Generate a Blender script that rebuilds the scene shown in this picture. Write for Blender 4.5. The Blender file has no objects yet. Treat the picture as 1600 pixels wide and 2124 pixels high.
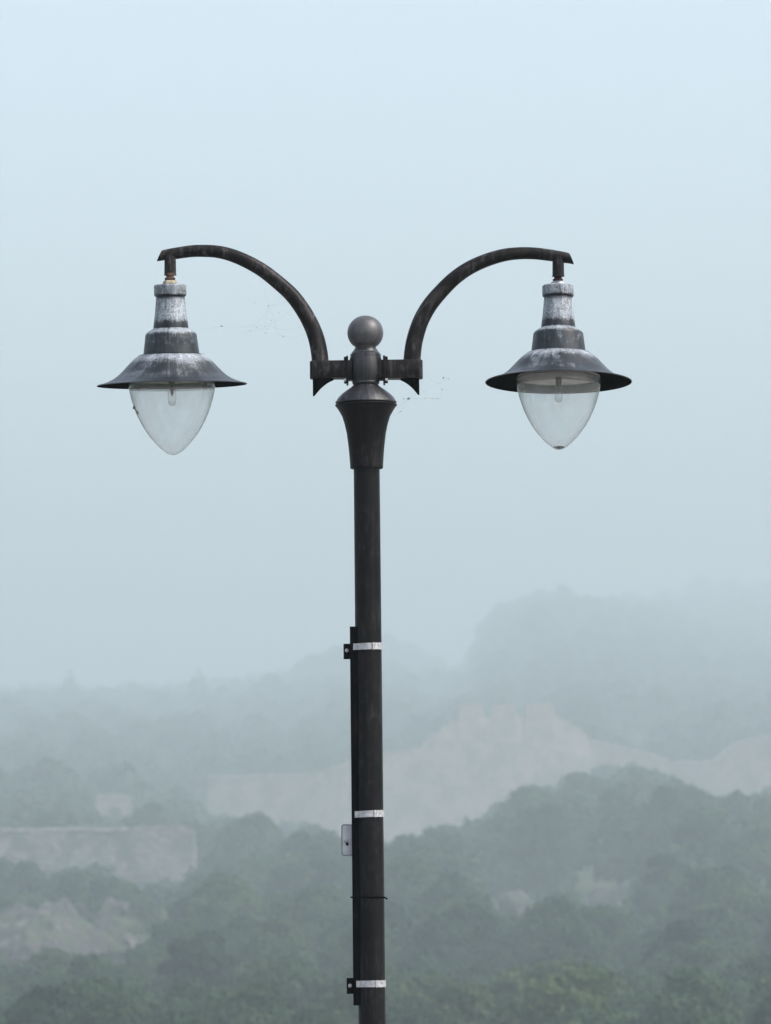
import bpy, bmesh, math, random
import numpy as np
from mathutils import Vector, Matrix, noise

random.seed(7)
rng = np.random.default_rng(11)
R = math.radians
scene = bpy.context.scene
COL = scene.collection

# ------------------------------------------------------------------ camera
FPX = 10800.0                      # focal length measured in photo pixels
PITCH = R(4.557)
CAMZ = 1.55
D = 15.0                           # distance of the lamp post
cam_d = bpy.data.cameras.new('camera')
cam = bpy.data.objects.new('camera', cam_d)
COL.objects.link(cam)
cam.location = (0, 0, CAMZ)
cam.rotation_euler = (R(90) + PITCH, 0, 0)
cam_d.sensor_fit = 'VERTICAL'
cam_d.sensor_height = 36.0
cam_d.lens = 36.0 * FPX / 2124.0
cam_d.clip_start = 0.1
cam_d.clip_end = 9000
cam_d.dof.use_dof = True
cam_d.dof.focus_distance = D
cam_d.dof.aperture_fstop = 12.5
scene.camera = cam
CP, SP = math.cos(PITCH), math.sin(PITCH)


def P(px, py, y=D):
    """photo pixel -> point on the upright plane at distance y"""
    xc = (px - 800.0) / FPX
    yc = -(py - 1062.0) / FPX
    t = y / (CP - yc * SP)
    return Vector((t * xc, y, CAMZ + t * (SP + yc * CP)))


def pix(x, y, z):
    """point -> photo pixel"""
    dz = z - CAMZ
    f = y * CP + dz * SP
    u = -y * SP + dz * CP
    return 800 + FPX * x / f, 1062 - FPX * u / f


HS = 1.6                            # size of the hillside and everything on it
S = (P(801, 790) - P(800, 790)).length      # metres per photo pixel at the lamp

DM_A = [0, 45, 90, 130, 210, 330, 430, 520, 640, 760, 900, 1100, 1450, 1850, 2100]
DM_B = [0, 40, 70, 95, 140, 255, 365, 470, 610, 740, 900, 1180, 1700, 2300, 2650]


def dm(d):
    """spacing of the hillside in depth"""
    return float(np.interp(d, DM_A, DM_B)) * HS

# ------------------------------------------------------------------ helpers


def tag(o, label=None, cat=None, group=None, kind=None):
    if label: o['label'] = label
    if cat: o['category'] = cat
    if group: o['group'] = group
    if kind: o['kind'] = kind
    return o


def empty(name, loc=(0, 0, 0), rot=(0, 0, 0)):
    o = bpy.data.objects.new(name, None)
    COL.objects.link(o)
    o.location = loc
    o.rotation_euler = rot
    o.empty_display_size = 0.2
    return o


def mesh_obj(name, verts, faces, mat, parent=None, smooth=True, angle=32):
    me = bpy.data.meshes.new(name)
    me.from_pydata([tuple(v) for v in verts], [], faces)
    me.update()
    if smooth:
        me.shade_smooth()
        me.set_sharp_from_angle(angle=R(angle))
    me.materials.append(mat)
    o = bpy.data.objects.new(name, me)
    COL.objects.link(o)
    if parent: o.parent = parent
    return o


class MB:
    def __init__(s):
        s.v = []; s.f = []; s.a = []

    def add(s, vs, fs, att=None):
        b = len(s.v)
        s.v += [Vector(v) for v in vs]
        s.f += [tuple(i + b for i in f) for f in fs]
        s.a += (att if att is not None else [0.0] * len(vs))

    def lathe(s, prof, n=72, c=(0, 0, 0), closed=False, M=None):
        """prof: (r, z[, att])"""
        vs, fs, at = [], [], []
        k = len(prof)
        for p in prof:
            r, z = p[0], p[1]
            for i in range(n):
                a = 2 * math.pi * i / n
                v = Vector((c[0] + r * math.cos(a), c[1] + r * math.sin(a), c[2] + z))
                vs.append(M @ v if M else v)
                at.append(p[2] if len(p) > 2 else 0.0)
        for j in range(k - 1):
            for i in range(n):
                i2 = (i + 1) % n
                fs.append((j * n + i, (j + 1) * n + i, (j + 1) * n + i2, j * n + i2)[::-1])
        if closed:
            if prof[0][0] > 1e-6: fs.append(tuple(range(n))[::-1] if prof[0][1] < prof[-1][1] else tuple(range(n)))
            if prof[-1][0] > 1e-6: fs.append(tuple((k - 1) * n + i for i in (range(n) if prof[0][1] < prof[-1][1] else reversed(range(n)))))
        s.add(vs, fs, at)

    def box(s, lo, hi, bevel=0.0):
        bm = bmesh.new()
        bmesh.ops.create_cube(bm, size=1)
        for v in bm.verts:
            for i in range(3):
                v.co[i] = lo[i] if v.co[i] < 0 else hi[i]
        if bevel > 0:
            bmesh.ops.bevel(bm, geom=list(bm.edges), offset=bevel, segments=2, profile=0.5, affect='EDGES')
        bm.verts.index_update()
        s.add([v.co.copy() for v in bm.verts], [tuple(v.index for v in f.verts) for f in bm.faces])
        bm.free()

    def tube(s, pts, rad, n=20, caps=True, flat_n=None):
        """sweep along 3-D points with radii (list)"""
        pts = [Vector(p) for p in pts]
        m = len(pts)
        if not isinstance(rad, (list, tuple)): rad = [rad] * m
        vs, fs = [], []
        up = Vector(flat_n) if flat_n else None
        prev = None
        for j in range(m):
            t = (pts[min(j + 1, m - 1)] - pts[max(j - 1, 0)]).normalized()
            if up is not None:
                b = up; nn = t.cross(b).normalized()
            else:
                if prev is None:
                    a = Vector((0, 0, 1)) if abs(t.z) < .9 else Vector((1, 0, 0))
                    nn = t.cross(a).normalized()
                else:
                    nn = (prev - t * prev.dot(t)).normalized()
                b = t.cross(nn); prev = nn
            for i in range(n):
                a = 2 * math.pi * i / n
                vs.append(pts[j] + (nn * math.cos(a) + b * math.sin(a)) * rad[j])
        for j in range(m - 1):
            for i in range(n):
                i2 = (i + 1) % n
                fs.append((j * n + i, j * n + i2, (j + 1) * n + i2, (j + 1) * n + i))
        if caps:
            fs.append(tuple(range(n))[::-1])
            fs.append(tuple((m - 1) * n + i for i in range(n)))
        s.add(vs, fs)

    def blob(s, c, r, sub=2, sc=(1, 1, 1), jit=0.0):
        bm = bmesh.new()
        bmesh.ops.create_icosphere(bm, subdivisions=sub, radius=1)
        bm.verts.index_update()
        vs = []
        for v in bm.verts:
            k = 1 + jit * noise.noise(v.co * 2.1 + Vector(c) * 31)
            vs.append(Vector(c) + Vector((v.co.x * sc[0], v.co.y * sc[1], v.co.z * sc[2])) * r * k)
        s.add(vs, [tuple(v.index for v in f.verts) for f in bm.faces])
        bm.free()

    def extrude(s, poly, y0, y1):
        """poly: list of (x, z) counter-clockwise; solid between y0 and y1"""
        n = len(poly)
        vs = [Vector((p[0], y0, p[1])) for p in poly] + [Vector((p[0], y1, p[1])) for p in poly]
        fs = [tuple(range(n)), tuple(range(n, 2 * n))[::-1]]
        for i in range(n):
            j = (i + 1) % n
            fs.append((i, i + n, j + n, j))
        s.add(vs, fs)

    def build(s, name, mat, parent=None, smooth=True, angle=32, attr=None):
        o = mesh_obj(name, s.v, s.f, mat, parent, smooth, angle)
        if attr:
            a = o.data.attributes.new(attr, 'FLOAT', 'POINT')
            a.data.foreach_set('value', np.array(s.a, dtype=np.float32))
        bm = bmesh.new(); bm.from_mesh(o.data)
        bmesh.ops.recalc_face_normals(bm, faces=bm.faces)
        bm.to_mesh(o.data); bm.free()
        return o


def catmull(pts, sub=6):
    pts = [Vector(p) for p in pts]
    out = []
    for i in range(len(pts) - 1):
        p0 = pts[i - 1] if i > 0 else pts[0] * 2 - pts[1]
        p1, p2 = pts[i], pts[i + 1]
        p3 = pts[i + 2] if i + 2 < len(pts) else pts[-1] * 2 - pts[-2]
        for k in range(sub):
            t = k / sub
            out.append(0.5 * ((2 * p1) + (p2 - p0) * t + (2 * p0 - 5 * p1 + 4 * p2 - p3) * t * t + (3 * p1 - p0 - 3 * p2 + p3) * t ** 3))
    out.append(pts[-1])
    return out


# ------------------------------------------------------------------ materials
class NT:
    def __init__(s, name):
        s.m = bpy.data.materials.new(name)
        s.m.use_nodes = True
        s.t = s.m.node_tree
        s.t.nodes.clear()
        s.out = s.n('ShaderNodeOutputMaterial')

    def n(s, typ, **kw):
        nd = s.t.nodes.new(typ)
        for k, v in kw.items():
            if k.startswith('i_'):
                key = k[2:]
                key = int(key) if key.isdigit() else key.replace('_', ' ')
                nd.inputs[key].default_value = v
            else:
                setattr(nd, k, v)
        return nd

    def l(s, a, b):
        s.t.links.new(a, b)

    def math(s, op, a, b=None, clamp=False):
        nd = s.n('ShaderNodeMath', operation=op, use_clamp=clamp)
        for i, x in enumerate((a, b)):
            if x is None: continue
            if isinstance(x, (int, float)): nd.inputs[i].default_value = x
            else: s.l(x, nd.inputs[i])
        return nd.outputs[0]

    def noise(s, vec, scale, detail=4, rough=.55, dist=0.0):
        nd = s.n('ShaderNodeTexNoise')
        nd.inputs['Scale'].default_value = scale
        nd.inputs['Detail'].default_value = detail
        nd.inputs['Roughness'].default_value = rough
        nd.inputs['Distortion'].default_value = dist
        if vec is not None: s.l(vec, nd.inputs['Vector'])
        return nd.outputs['Fac']

    def mapping(s, vec, scale=(1, 1, 1), loc=(0, 0, 0)):
        nd = s.n('ShaderNodeMapping')
        nd.inputs['Scale'].default_value = scale
        nd.inputs['Location'].default_value = loc
        s.l(vec, nd.inputs['Vector'])
        return nd.outputs[0]

    def ramp(s, fac, stops, interp='LINEAR'):
        nd = s.n('ShaderNodeValToRGB')
        cr = nd.color_ramp
        cr.interpolation = interp
        while len(cr.elements) < len(stops): cr.elements.new(0.5)
        for e, (p, c) in zip(cr.elements, stops):
            e.position = p
            e.color = (*c, 1) if len(c) == 3 else c
        s.l(fac, nd.inputs[0])
        return nd.outputs[0]

    def maprange(s, v, a, b, c=0.0, d=1.0):
        nd = s.n('ShaderNodeMapRange')
        nd.interpolation_type = 'SMOOTHSTEP'
        for i, x in enumerate((a, b, c, d)): nd.inputs[i + 1].default_value = x
        s.l(v, nd.inputs[0])
        return nd.outputs[0]

    def mix(s, fac, a, b):
        nd = s.n('ShaderNodeMix', data_type='RGBA')
        if isinstance(fac, (int, float)): nd.inputs[0].default_value = fac
        else: s.l(fac, nd.inputs[0])
        for i, x in ((6, a), (7, b)):
            if isinstance(x, tuple): nd.inputs[i].default_value = (*x, 1)
            else: s.l(x, nd.inputs[i])
        return nd.outputs[2]

    def bump(s, h, strength, dist):
        nd = s.n('ShaderNodeBump')
        nd.inputs['Strength'].default_value = strength
        nd.inputs['Distance'].default_value = dist
        s.l(h, nd.inputs['Height'])
        return nd.outputs[0]

    def bsdf(s, col, rough=.5, metal=0.0, spec=.5, normal=None):
        p = s.n('ShaderNodeBsdfPrincipled')
        for key, v in (('Base Color', col), ('Roughness', rough), ('Metallic', metal), ('Specular IOR Level', spec)):
            if isinstance(v, tuple): p.inputs[key].default_value = (*v, 1)
            elif isinstance(v, (int, float)): p.inputs[key].default_value = v
            else: s.l(v, p.inputs[key])
        if normal is not None: s.l(normal, p.inputs['Normal'])
        return p.outputs[0]

    def done(s, surf):
        s.l(surf, s.out.inputs['Surface'])
        return s.m


def cyl_coords(t):
    """object coordinates -> (angle, height) so that streaks wrap round a turned part"""
    oc = t.n('ShaderNodeTexCoord').outputs['Object']
    sx = t.n('ShaderNodeSeparateXYZ'); t.l(oc, sx.inputs[0])
    ln = t.n('ShaderNodeCombineXYZ'); t.l(sx.outputs[0], ln.inputs[0]); t.l(sx.outputs[1], ln.inputs[1])
    nv = t.n('ShaderNodeVectorMath', operation='NORMALIZE'); t.l(ln.outputs[0], nv.inputs[0])
    sn = t.n('ShaderNodeSeparateXYZ'); t.l(nv.outputs[0], sn.inputs[0])
    cb = t.n('ShaderNodeCombineXYZ')
    t.l(sn.outputs[0], cb.inputs[0]); t.l(sn.outputs[1], cb.inputs[1]); t.l(sx.outputs[2], cb.inputs[2])
    return cb.outputs[0], oc, sx


def mat_iron(name='black_iron', base=(.0026, .0024, .0028), worn=(.062, .058, .060), amount=.30, spec=.11, r0=.34):
    t = NT(name)
    v, oc, sx = cyl_coords(t)
    streak = t.noise(t.mapping(v, (9, 9, 3.0)), 1.6, 6, .65)
    fine = t.noise(t.mapping(oc, (90, 90, 22)), 1.0, 5, .7, .4)
    big = t.noise(oc, 6.5, 4, .6)
    m = t.math('MULTIPLY', t.maprange(fine, .44, .70), t.maprange(t.noise(oc, 11, 5, .65), .40, .62))
    m2 = t.math('MULTIPLY', t.maprange(streak, .50, .72), .4)
    m = t.math('MULTIPLY', t.math('ADD', m, m2, True), amount)
    c0 = t.mix(t.maprange(big, .35, .7), base, tuple(x * 1.9 for x in base))
    rust = t.maprange(t.noise(oc, 17, 5, .65), .58, .74)
    c0 = t.mix(t.math('MULTIPLY', rust, .5), c0, (.024, .014, .011))
    col = t.mix(m, c0, worn)
    ro = t.maprange(fine, .3, .8, r0, r0 + .2)
    nm = t.bump(t.noise(oc, 160, 4, .6), .22, .002)
    return t.done(t.bsdf(col, ro, .1, spec, nm))


def mat_patina(name='chalky_iron'):
    t = NT(name)
    v, oc, sx = cyl_coords(t)
    info = t.n('ShaderNodeObjectInfo').outputs['Random']
    off = t.n('ShaderNodeVectorMath', operation='ADD'); t.l(v, off.inputs[0])
    cb = t.n('ShaderNodeCombineXYZ')
    for i in range(3): t.l(t.math('MULTIPLY', info, 37.0 + 11 * i), cb.inputs[i])
    t.l(cb.outputs[0], off.inputs[1])
    vv = off.outputs[0]
    at = t.n('ShaderNodeAttribute', attribute_name='chalk').outputs['Fac']
    horiz = t.noise(t.mapping(vv, (3.0, 3.0, 120)), 1.0, 4, .6, .9)     # brush marks round the part
    vert = t.noise(t.mapping(vv, (26, 26, 5.5)), 1.0, 5, .7, .2)            # rain runs
    blot = t.noise(t.mapping(vv, (2.6, 2.6, 16)), 1.0, 6, .62, .6)
    grain = t.noise(oc, 170, 4, .7)
    mixd = t.math('ADD', t.math('ADD', t.math('MULTIPLY', horiz, .22), t.math('MULTIPLY', vert, .32)),
                  t.math('ADD', t.math('MULTIPLY', blot, .46), t.math('MULTIPLY', grain, .15)))
    thr = t.math('SUBTRACT', .80, t.math('MULTIPLY', at, .50))
    m = t.math('MULTIPLY', t.math('SUBTRACT', mixd, thr), 2.7, False)
    m = t.math('MINIMUM', t.math('MAXIMUM', m, 0.0), 1.0)
    dark = t.mix(t.maprange(blot, .35, .65), (.007, .0085, .011), (.024, .031, .038))
    chalk = t.mix(t.maprange(grain, .3, .7), (.25, .29, .335), (.56, .60, .64))
    col = t.mix(m, dark, chalk)
    ro = t.math('ADD', .42, t.math('MULTIPLY', m, .28))
    nm = t.bump(t.math('ADD', grain, t.math('MULTIPLY', horiz, .8)), .25, .0015)
    return t.done(t.bsdf(col, ro, .1, .35, nm))


def mat_plain(name, col, rough=.5, metal=0.0, var=.3, sc=40, spec=.5):
    t = NT(name)
    oc = t.n('ShaderNodeTexCoord').outputs['Object']
    n1 = t.noise(oc, sc, 5, .65)
    c = t.mix(t.maprange(n1, .3, .7), tuple(x * (1 - var) for x in col), tuple(min(1, x * (1 + var)) for x in col))
    return t.done(t.bsdf(c, rough, metal, spec, t.bump(n1, .1, .001)))


def mat_glass(name, film=.20, tint=(.955, .972, .975), dirt_col=(.84, .86, .865), edge=.35):
    """thin clear wall carrying a film of dust"""
    t = NT(name)
    oc = t.n('ShaderNodeTexCoord').outputs['Object']
    at = t.n('ShaderNodeAttribute', attribute_name='dirt').outputs['Fac']
    n1 = t.noise(t.mapping(oc, (14, 14, 5)), 1.0, 5, .65, .4)
    n2 = t.noise(oc, 90, 3, .6)
    spots = t.math('MULTIPLY', t.maprange(n2, .70, .80), .30)
    d = t.math('ADD', t.math('MULTIPLY', t.maprange(n1, .25, .8, .55, 1.5), film), at, True)
    d = t.math('ADD', d, t.math('MULTIPLY', spots, t.maprange(n1, .5, .7)), True)
    lw = t.n('ShaderNodeLayerWeight'); lw.inputs['Blend'].default_value = .5
    path = t.math('DIVIDE', 1.0, t.math('MAXIMUM', t.math('SUBTRACT', 1.0, t.math('MULTIPLY', lw.outputs['Facing'], edge)), .12))
    a = t.math('SUBTRACT', 1.0, t.math('POWER', t.math('SUBTRACT', 1.0, d, True), path), True)
    tr = t.n('ShaderNodeBsdfTransparent'); t.l(t.mix(t.math('POWER', lw.outputs['Facing'], 5.0), tint, (.18, .24, .27)), tr.inputs[0])
    dc = t.mix(t.maprange(at, .08, .3), dirt_col, (.15, .175, .17))
    df = t.n('ShaderNodeBsdfDiffuse'); t.l(dc, df.inputs[0])
    tl = t.n('ShaderNodeBsdfTranslucent'); t.l(dc, tl.inputs[0])
    ms = t.n('ShaderNodeMixShader'); ms.inputs[0].default_value = .45
    t.l(df.outputs[0], ms.inputs[1]); t.l(tl.outputs[0], ms.inputs[2])
    m1 = t.n('ShaderNodeMixShader'); t.l(a, m1.inputs[0]); t.l(tr.outputs[0], m1.inputs[1]); t.l(ms.outputs[0], m1.inputs[2])
    gl = t.n('ShaderNodeBsdfGlossy'); gl.inputs['Roughness'].default_value = .06
    f5 = t.math('POWER', lw.outputs['Facing'], 5.0)
    fr = t.math('ADD', .05, t.math('MULTIPLY', f5, .8))
    m2 = t.n('ShaderNodeMixShader'); t.l(fr, m2.inputs[0]); t.l(m1.outputs[0], m2.inputs[1]); t.l(gl.outputs[0], m2.inputs[2])
    return t.done(m2.outputs[0])


def mat_leaf(name, dark, light):
    t = NT(name)
    at = t.n('ShaderNodeAttribute', attribute_name='tint').outputs['Fac']
    rn = t.n('ShaderNodeObjectInfo').outputs['Random']
    f = t.math('ADD', t.math('MULTIPLY', at, .7), t.math('MULTIPLY', rn, .3))
    c = t.mix(f, dark, light)
    p = t.bsdf(c, .8, 0, .08)
    tl = t.n('ShaderNodeBsdfTranslucent'); t.l(c, tl.inputs[0])
    m = t.n('ShaderNodeMixShader'); m.inputs[0].default_value = .25
    t.l(p, m.inputs[1]); t.l(tl.outputs[0], m.inputs[2])
    return t.done(m.outputs[0])


def mat_masonry(name, c1, c2, mortar, sc=1.0, veg=.85):
    t = NT(name)
    oc = t.n('ShaderNodeTexCoord').outputs['Object']
    sx = t.n('ShaderNodeSeparateXYZ'); t.l(oc, sx.inputs[0])
    cb = t.n('ShaderNodeCombineXYZ')
    wob = t.noise(oc, .8, 3)
    t.l(t.math('ADD', sx.outputs[0], sx.outputs[1]), cb.inputs[0])
    t.l(t.math('ADD', sx.outputs[2], t.math('MULTIPLY', wob, .5)), cb.inputs[1])
    br = t.n('ShaderNodeTexBrick')
    br.inputs['Scale'].default_value = sc
    br.inputs['Brick Width'].default_value = .9
    br.inputs['Row Height'].default_value = .42
    br.inputs['Mortar Size'].default_value = .03
    br.inputs['Color1'].default_value = (*c1, 1); br.inputs['Color2'].default_value = (*c2, 1)
    br.inputs['Mortar'].default_value = (*mortar, 1)
    t.l(cb.outputs[0], br.inputs['Vector'])
    big = t.noise(oc, .12, 6, .65)
    mid = t.noise(t.mapping(oc, (1, 1, .9)), .26, 6, .7)
    c = t.mix(t.math('MULTIPLY', t.maprange(big, .38, .66), .5), br.outputs['Color'], (.13, .145, .145))
    c = t.mix(t.math('MULTIPLY', t.maprange(mid, .46, .60), veg), c, (.045, .058, .035))
    nm = t.bump(t.noise(oc, 1.6, 6, .7), .8, .25)
    return t.done(t.bsdf(c, .9, 0, .2, nm))


def mat_rock(name):
    t = NT(name)
    oc = t.n('ShaderNodeTexCoord').outputs['Object']
    st = t.noise(t.mapping(oc, (1.1, 1.1, .34)), .6, 8, .74, .9)
    big = t.noise(oc, .35, 5, .6)
    c = t.ramp(st, [(.30, (.014, .0135, .013)), (.46, (.036, .033, .032)), (.56, (.070, .064, .062)), (.70, (.30, .285, .28))])
    c = t.mix(t.math('MULTIPLY', t.maprange(big, .46, .60), .85), c, (.045, .062, .028))
    nm = t.bump(t.noise(oc, 1.4, 7, .7), 1.0, .4)
    return t.done(t.bsdf(c, .9, 0, .2, nm))


def mat_ground(name):
    t = NT(name)
    oc = t.n('ShaderNodeTexCoord').outputs['Object']
    a = t.noise(oc, .06, 6, .65)
    b = t.noise(oc, .5, 6, .7)
    c = t.mix(t.maprange(b, .3, .7), (.035, .05, .022), (.085, .105, .05))
    c = t.mix(t.math('MULTIPLY', t.maprange(a, .52, .68), .6), c, (.15, .125, .10))
    return t.done(t.bsdf(c, .95, 0, .1, t.bump(b, 1.0, .6)))


def mat_paving(name):
    t = NT(name)
    oc = t.n('ShaderNodeTexCoord').outputs['Object']
    br = t.n('ShaderNodeTexBrick')
    br.inputs['Scale'].default_value = 2.5
    br.inputs['Color1'].default_value = (.20, .19, .18, 1); br.inputs['Color2'].default_value = (.27, .26, .25, 1)
    br.inputs['Mortar'].default_value = (.09, .085, .08, 1)
    t.l(oc, br.inputs['Vector'])
    c = t.mix(t.math('MULTIPLY', t.noise(oc, 3, 5, .6), .5), br.outputs['Color'], (.12, .115, .11))
    return t.done(t.bsdf(c, .8, 0, .3))


IRON = mat_iron()
IRON_DARK = mat_iron('black_painted_steel', (.0012, .0012, .0016), (.008, .008, .009), .2, 0.0, .7)
IRON_BRONZE = mat_iron('bronzed_iron', (.0042, .0036, .0038), (.105, .095, .094), .72)
PATINA = mat_patina()
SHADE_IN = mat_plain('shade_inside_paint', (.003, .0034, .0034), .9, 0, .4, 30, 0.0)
ZINC = mat_plain('zinc_steel', (.37, .37, .385), .5, .5, .3, 110)
BRASS = mat_plain('dull_brass', (.30, .26, .18), .55, .4, .35, 90)
RUSTY = mat_plain('rusty_gland', (.05, .022, .012), .8, .1, .5, 90)
PLATE = mat_plain('reflector_enamel', (.50, .46, .44), .6, 0, .18, 25)
PLASTIC = mat_plain('pale_plastic', (.36, .38, .41), .45, 0, .15, 40)
PLASTIC_RIM = mat_plain('grey_plastic_rim', (.12, .14, .15), .5, 0, .2, 40)
DIRT = mat_plain('dark_dirt', (.02, .019, .016), .9, 0, .5, 300)
GLASS = mat_glass('lamp_glass')
BULB = mat_glass('bulb_glass', .04, (.97, .975, .975), (.5, .51, .51), .9)
SILK = mat_plain('spider_silk', (.30, .31, .32), .6, 0, .1, 100)

# ------------------------------------------------------------------ the street lamp
def axis_x(py): return 761.0 + (py - 980.0) * 0.0098
lean_top, lean_bot = P(axis_x(690), 690), P(axis_x(2100), 2100)
ax = (lean_top - lean_bot).normalized()
base = lean_bot - ax * (lean_bot.z / ax.z)
lean = math.atan2(ax.x, ax.z)                      # negative: leans to the left
lamp = empty('street_lamp', base, (0, lean, 0))
tag(lamp, 'tall black iron street lamp with two curved arms and teardrop glass lamps', 'street lamp')
bpy.context.view_layer.update()
LINV = (Matrix.Translation(base) @ Matrix.Rotation(lean, 4, 'Y')).inverted()


def L(px, py, dy=0.0):
    v = LINV @ P(px, py)
    v.y += dy
    return v


def zl(py): return L(axis_x(py), py).z


def prof(rows, att=False):
    return [(r[0] * S, zl(r[1])) + ((r[2],) if len(r) > 2 else ()) for r in rows]


# pole with its foot
m = MB()
m.lathe([(.0, 0), (.17, 0), (.17, .05), (.15, .07), (.13, .32), (.105, .40), (.085, .46), (.0515, .50)], 48)
m.lathe([(.0515, .48), (28.0 * S, 1.0)] + [(27.6 * S, zl(1700)), (27.2 * S, zl(1200)), (27.0 * S, zl(960))], 56)
m.build('pole', IRON, lamp)

# trumpet capital
m = MB()
m.lathe(prof([(20, 962), (33.2, 972), (34.2, 970), (34.2, 966), (34.6, 960), (36, 940), (38, 920), (40.5, 900), (44.7, 880),
              (49.5, 864), (55, 854), (60, 846), (64, 841.5), (64.3, 840), (62, 837.5), (60, 837)]), 80)
m.build('capital', IRON, lamp)
m = MB()
m.lathe(prof([(50, 837), (63, 836.2), (63.8, 834.5), (62.5, 832.5), (57, 824), (50, 817), (41, 810), (33, 805), (28, 801), (24, 797)]), 80)
m.build('capital_dome', mat_iron('worn_iron', (.009, .009, .011), (.13, .133, .142), .75, .4, .32), lamp)

# hub between the arms
m = MB()
m.lathe(prof([(22, 800), (27, 797), (28.5, 794), (28, 791), (31, 786), (33, 778), (34, 766), (33.6, 754), (32.5, 744), (31.5, 738.5),
              (32, 736.5), (31.6, 734.6), (29.5, 733.4), (26, 728), (22, 722)]), 72)
m.build('hub', mat_iron('hub_iron', (.007, .007, .0085), (.11, .113, .122), .7, .5, .32), lamp)
m = MB()
pr = [(27.5, 732.3), (29, 731.6), (26.5, 729), (22.5, 725.5), (21.4, 722), (22.5, 718)]
for k in range(0, 25):
    a = R(-47 + k * (137 / 24))
    pr.append((max(37.4 * math.cos(a), 0.0001), 690.5 - 36 * math.sin(a)))
m.lathe(prof(pr), 72)
m.build('finial', mat_iron('finial_iron', (.036, .036, .039), (.10, .10, .105), .45, .5, .36), lamp)

# brackets, arms and lamp heads, left (-1) and right (+1)
LEFT = [(664.5, 786), (664.5, 748), (659, 712), (648.5, 680), (630, 645), (606, 612.5), (576, 585), (545, 561), (512.5, 542.5), (480, 529), (450, 522),
        (420, 520.3), (395, 521.3), (357, 526.7), (336, 530)]
LRAD = [18, 17.6, 17.2, 16.6, 16, 15.5, 15, 14.5, 14, 13.6, 13.1, 12.8, 12.5, 12, 10.5]
RIGHT = [(855.5, 786), (855, 747.5), (860, 707.5), (872.5, 667.5), (891, 634), (914, 606), (941, 579), (971, 557.5), (1006, 541), (1045, 529.2), (1080, 525.3),
         (1110, 525.8), (1142, 529.5), (1169, 533.8), (1181, 536)]
RRAD = [18.3, 18, 17.4, 16.8, 16.2, 15.6, 15, 14.5, 14, 13.4, 12.8, 12.6, 12.3, 11.6, 10.5]


def chalk_head(name, chal):
    """housing of a lamp: collar, neck, step and shade; rows are (r, height over the rim, wear)"""
    rows = [(13, 208, .6), (31.5, 207.4, .8), (33.6, 205.5, .85), (33.8, 203, .8), (33.6, 188, .75), (33.2, 184.6, .45), (31, 182.5, .1), (29.6, 181.8, .05), (29.9, 179, .6),
            (30.4, 174, .86), (31.6, 160, .9), (33, 146, .92), (34.6, 134, .78), (35.6, 126, .35), (36.4, 119, .12), (36.3, 117, .2),
            (37.2, 115.8, .7), (44, 112, .85), (49.5, 108, .8), (52.6, 104.5, .5), (53.6, 101, .38), (55, 88, .42), (56.6, 76, .32), (58, 65, .1), (58.2, 63.4, .1),
            (57.2, 62.6, .1), (64.5, 62.3, .1), (66.8, 61.5, .3), (68.4, 60, .72), (75, 55.5, .85), (82, 49.5, .74), (88, 43.5, .55), (93.5, 37.5, .45), (99.5, 31, .42),
            (107, 23.5, .45), (114, 17.5, .5), (123, 11.5, .42), (134, 6.2, .34), (146, 2.4, .25), (154, .6, .18), (156, -.6, .12), (156, -1.6, .1), (154.5, -1.8, .0)]
    return [(r, h, min(1, w * chal)) for r, h, w in rows]


GLOBE = [(90.5, 7, .0), (90.5, 5.5, .42), (90.3, 0, .44), (89.7, -7.0, .42), (89.3, -9.5, .36), (89.1, -10.4, .04), (88, -17, .025), (84.8, -30, .018), (80, -46, .01), (74, -62, .01), (66.5, -78, .008),
         (57.5, -94, .008), (47, -109, .008), (36, -122, .008), (26.5, -132, .01), (18.5, -139, .015), (12, -143.2, .02), (7, -145.4, .03), (3, -146.4, .05), (.01, -146.7, .05)]


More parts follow.
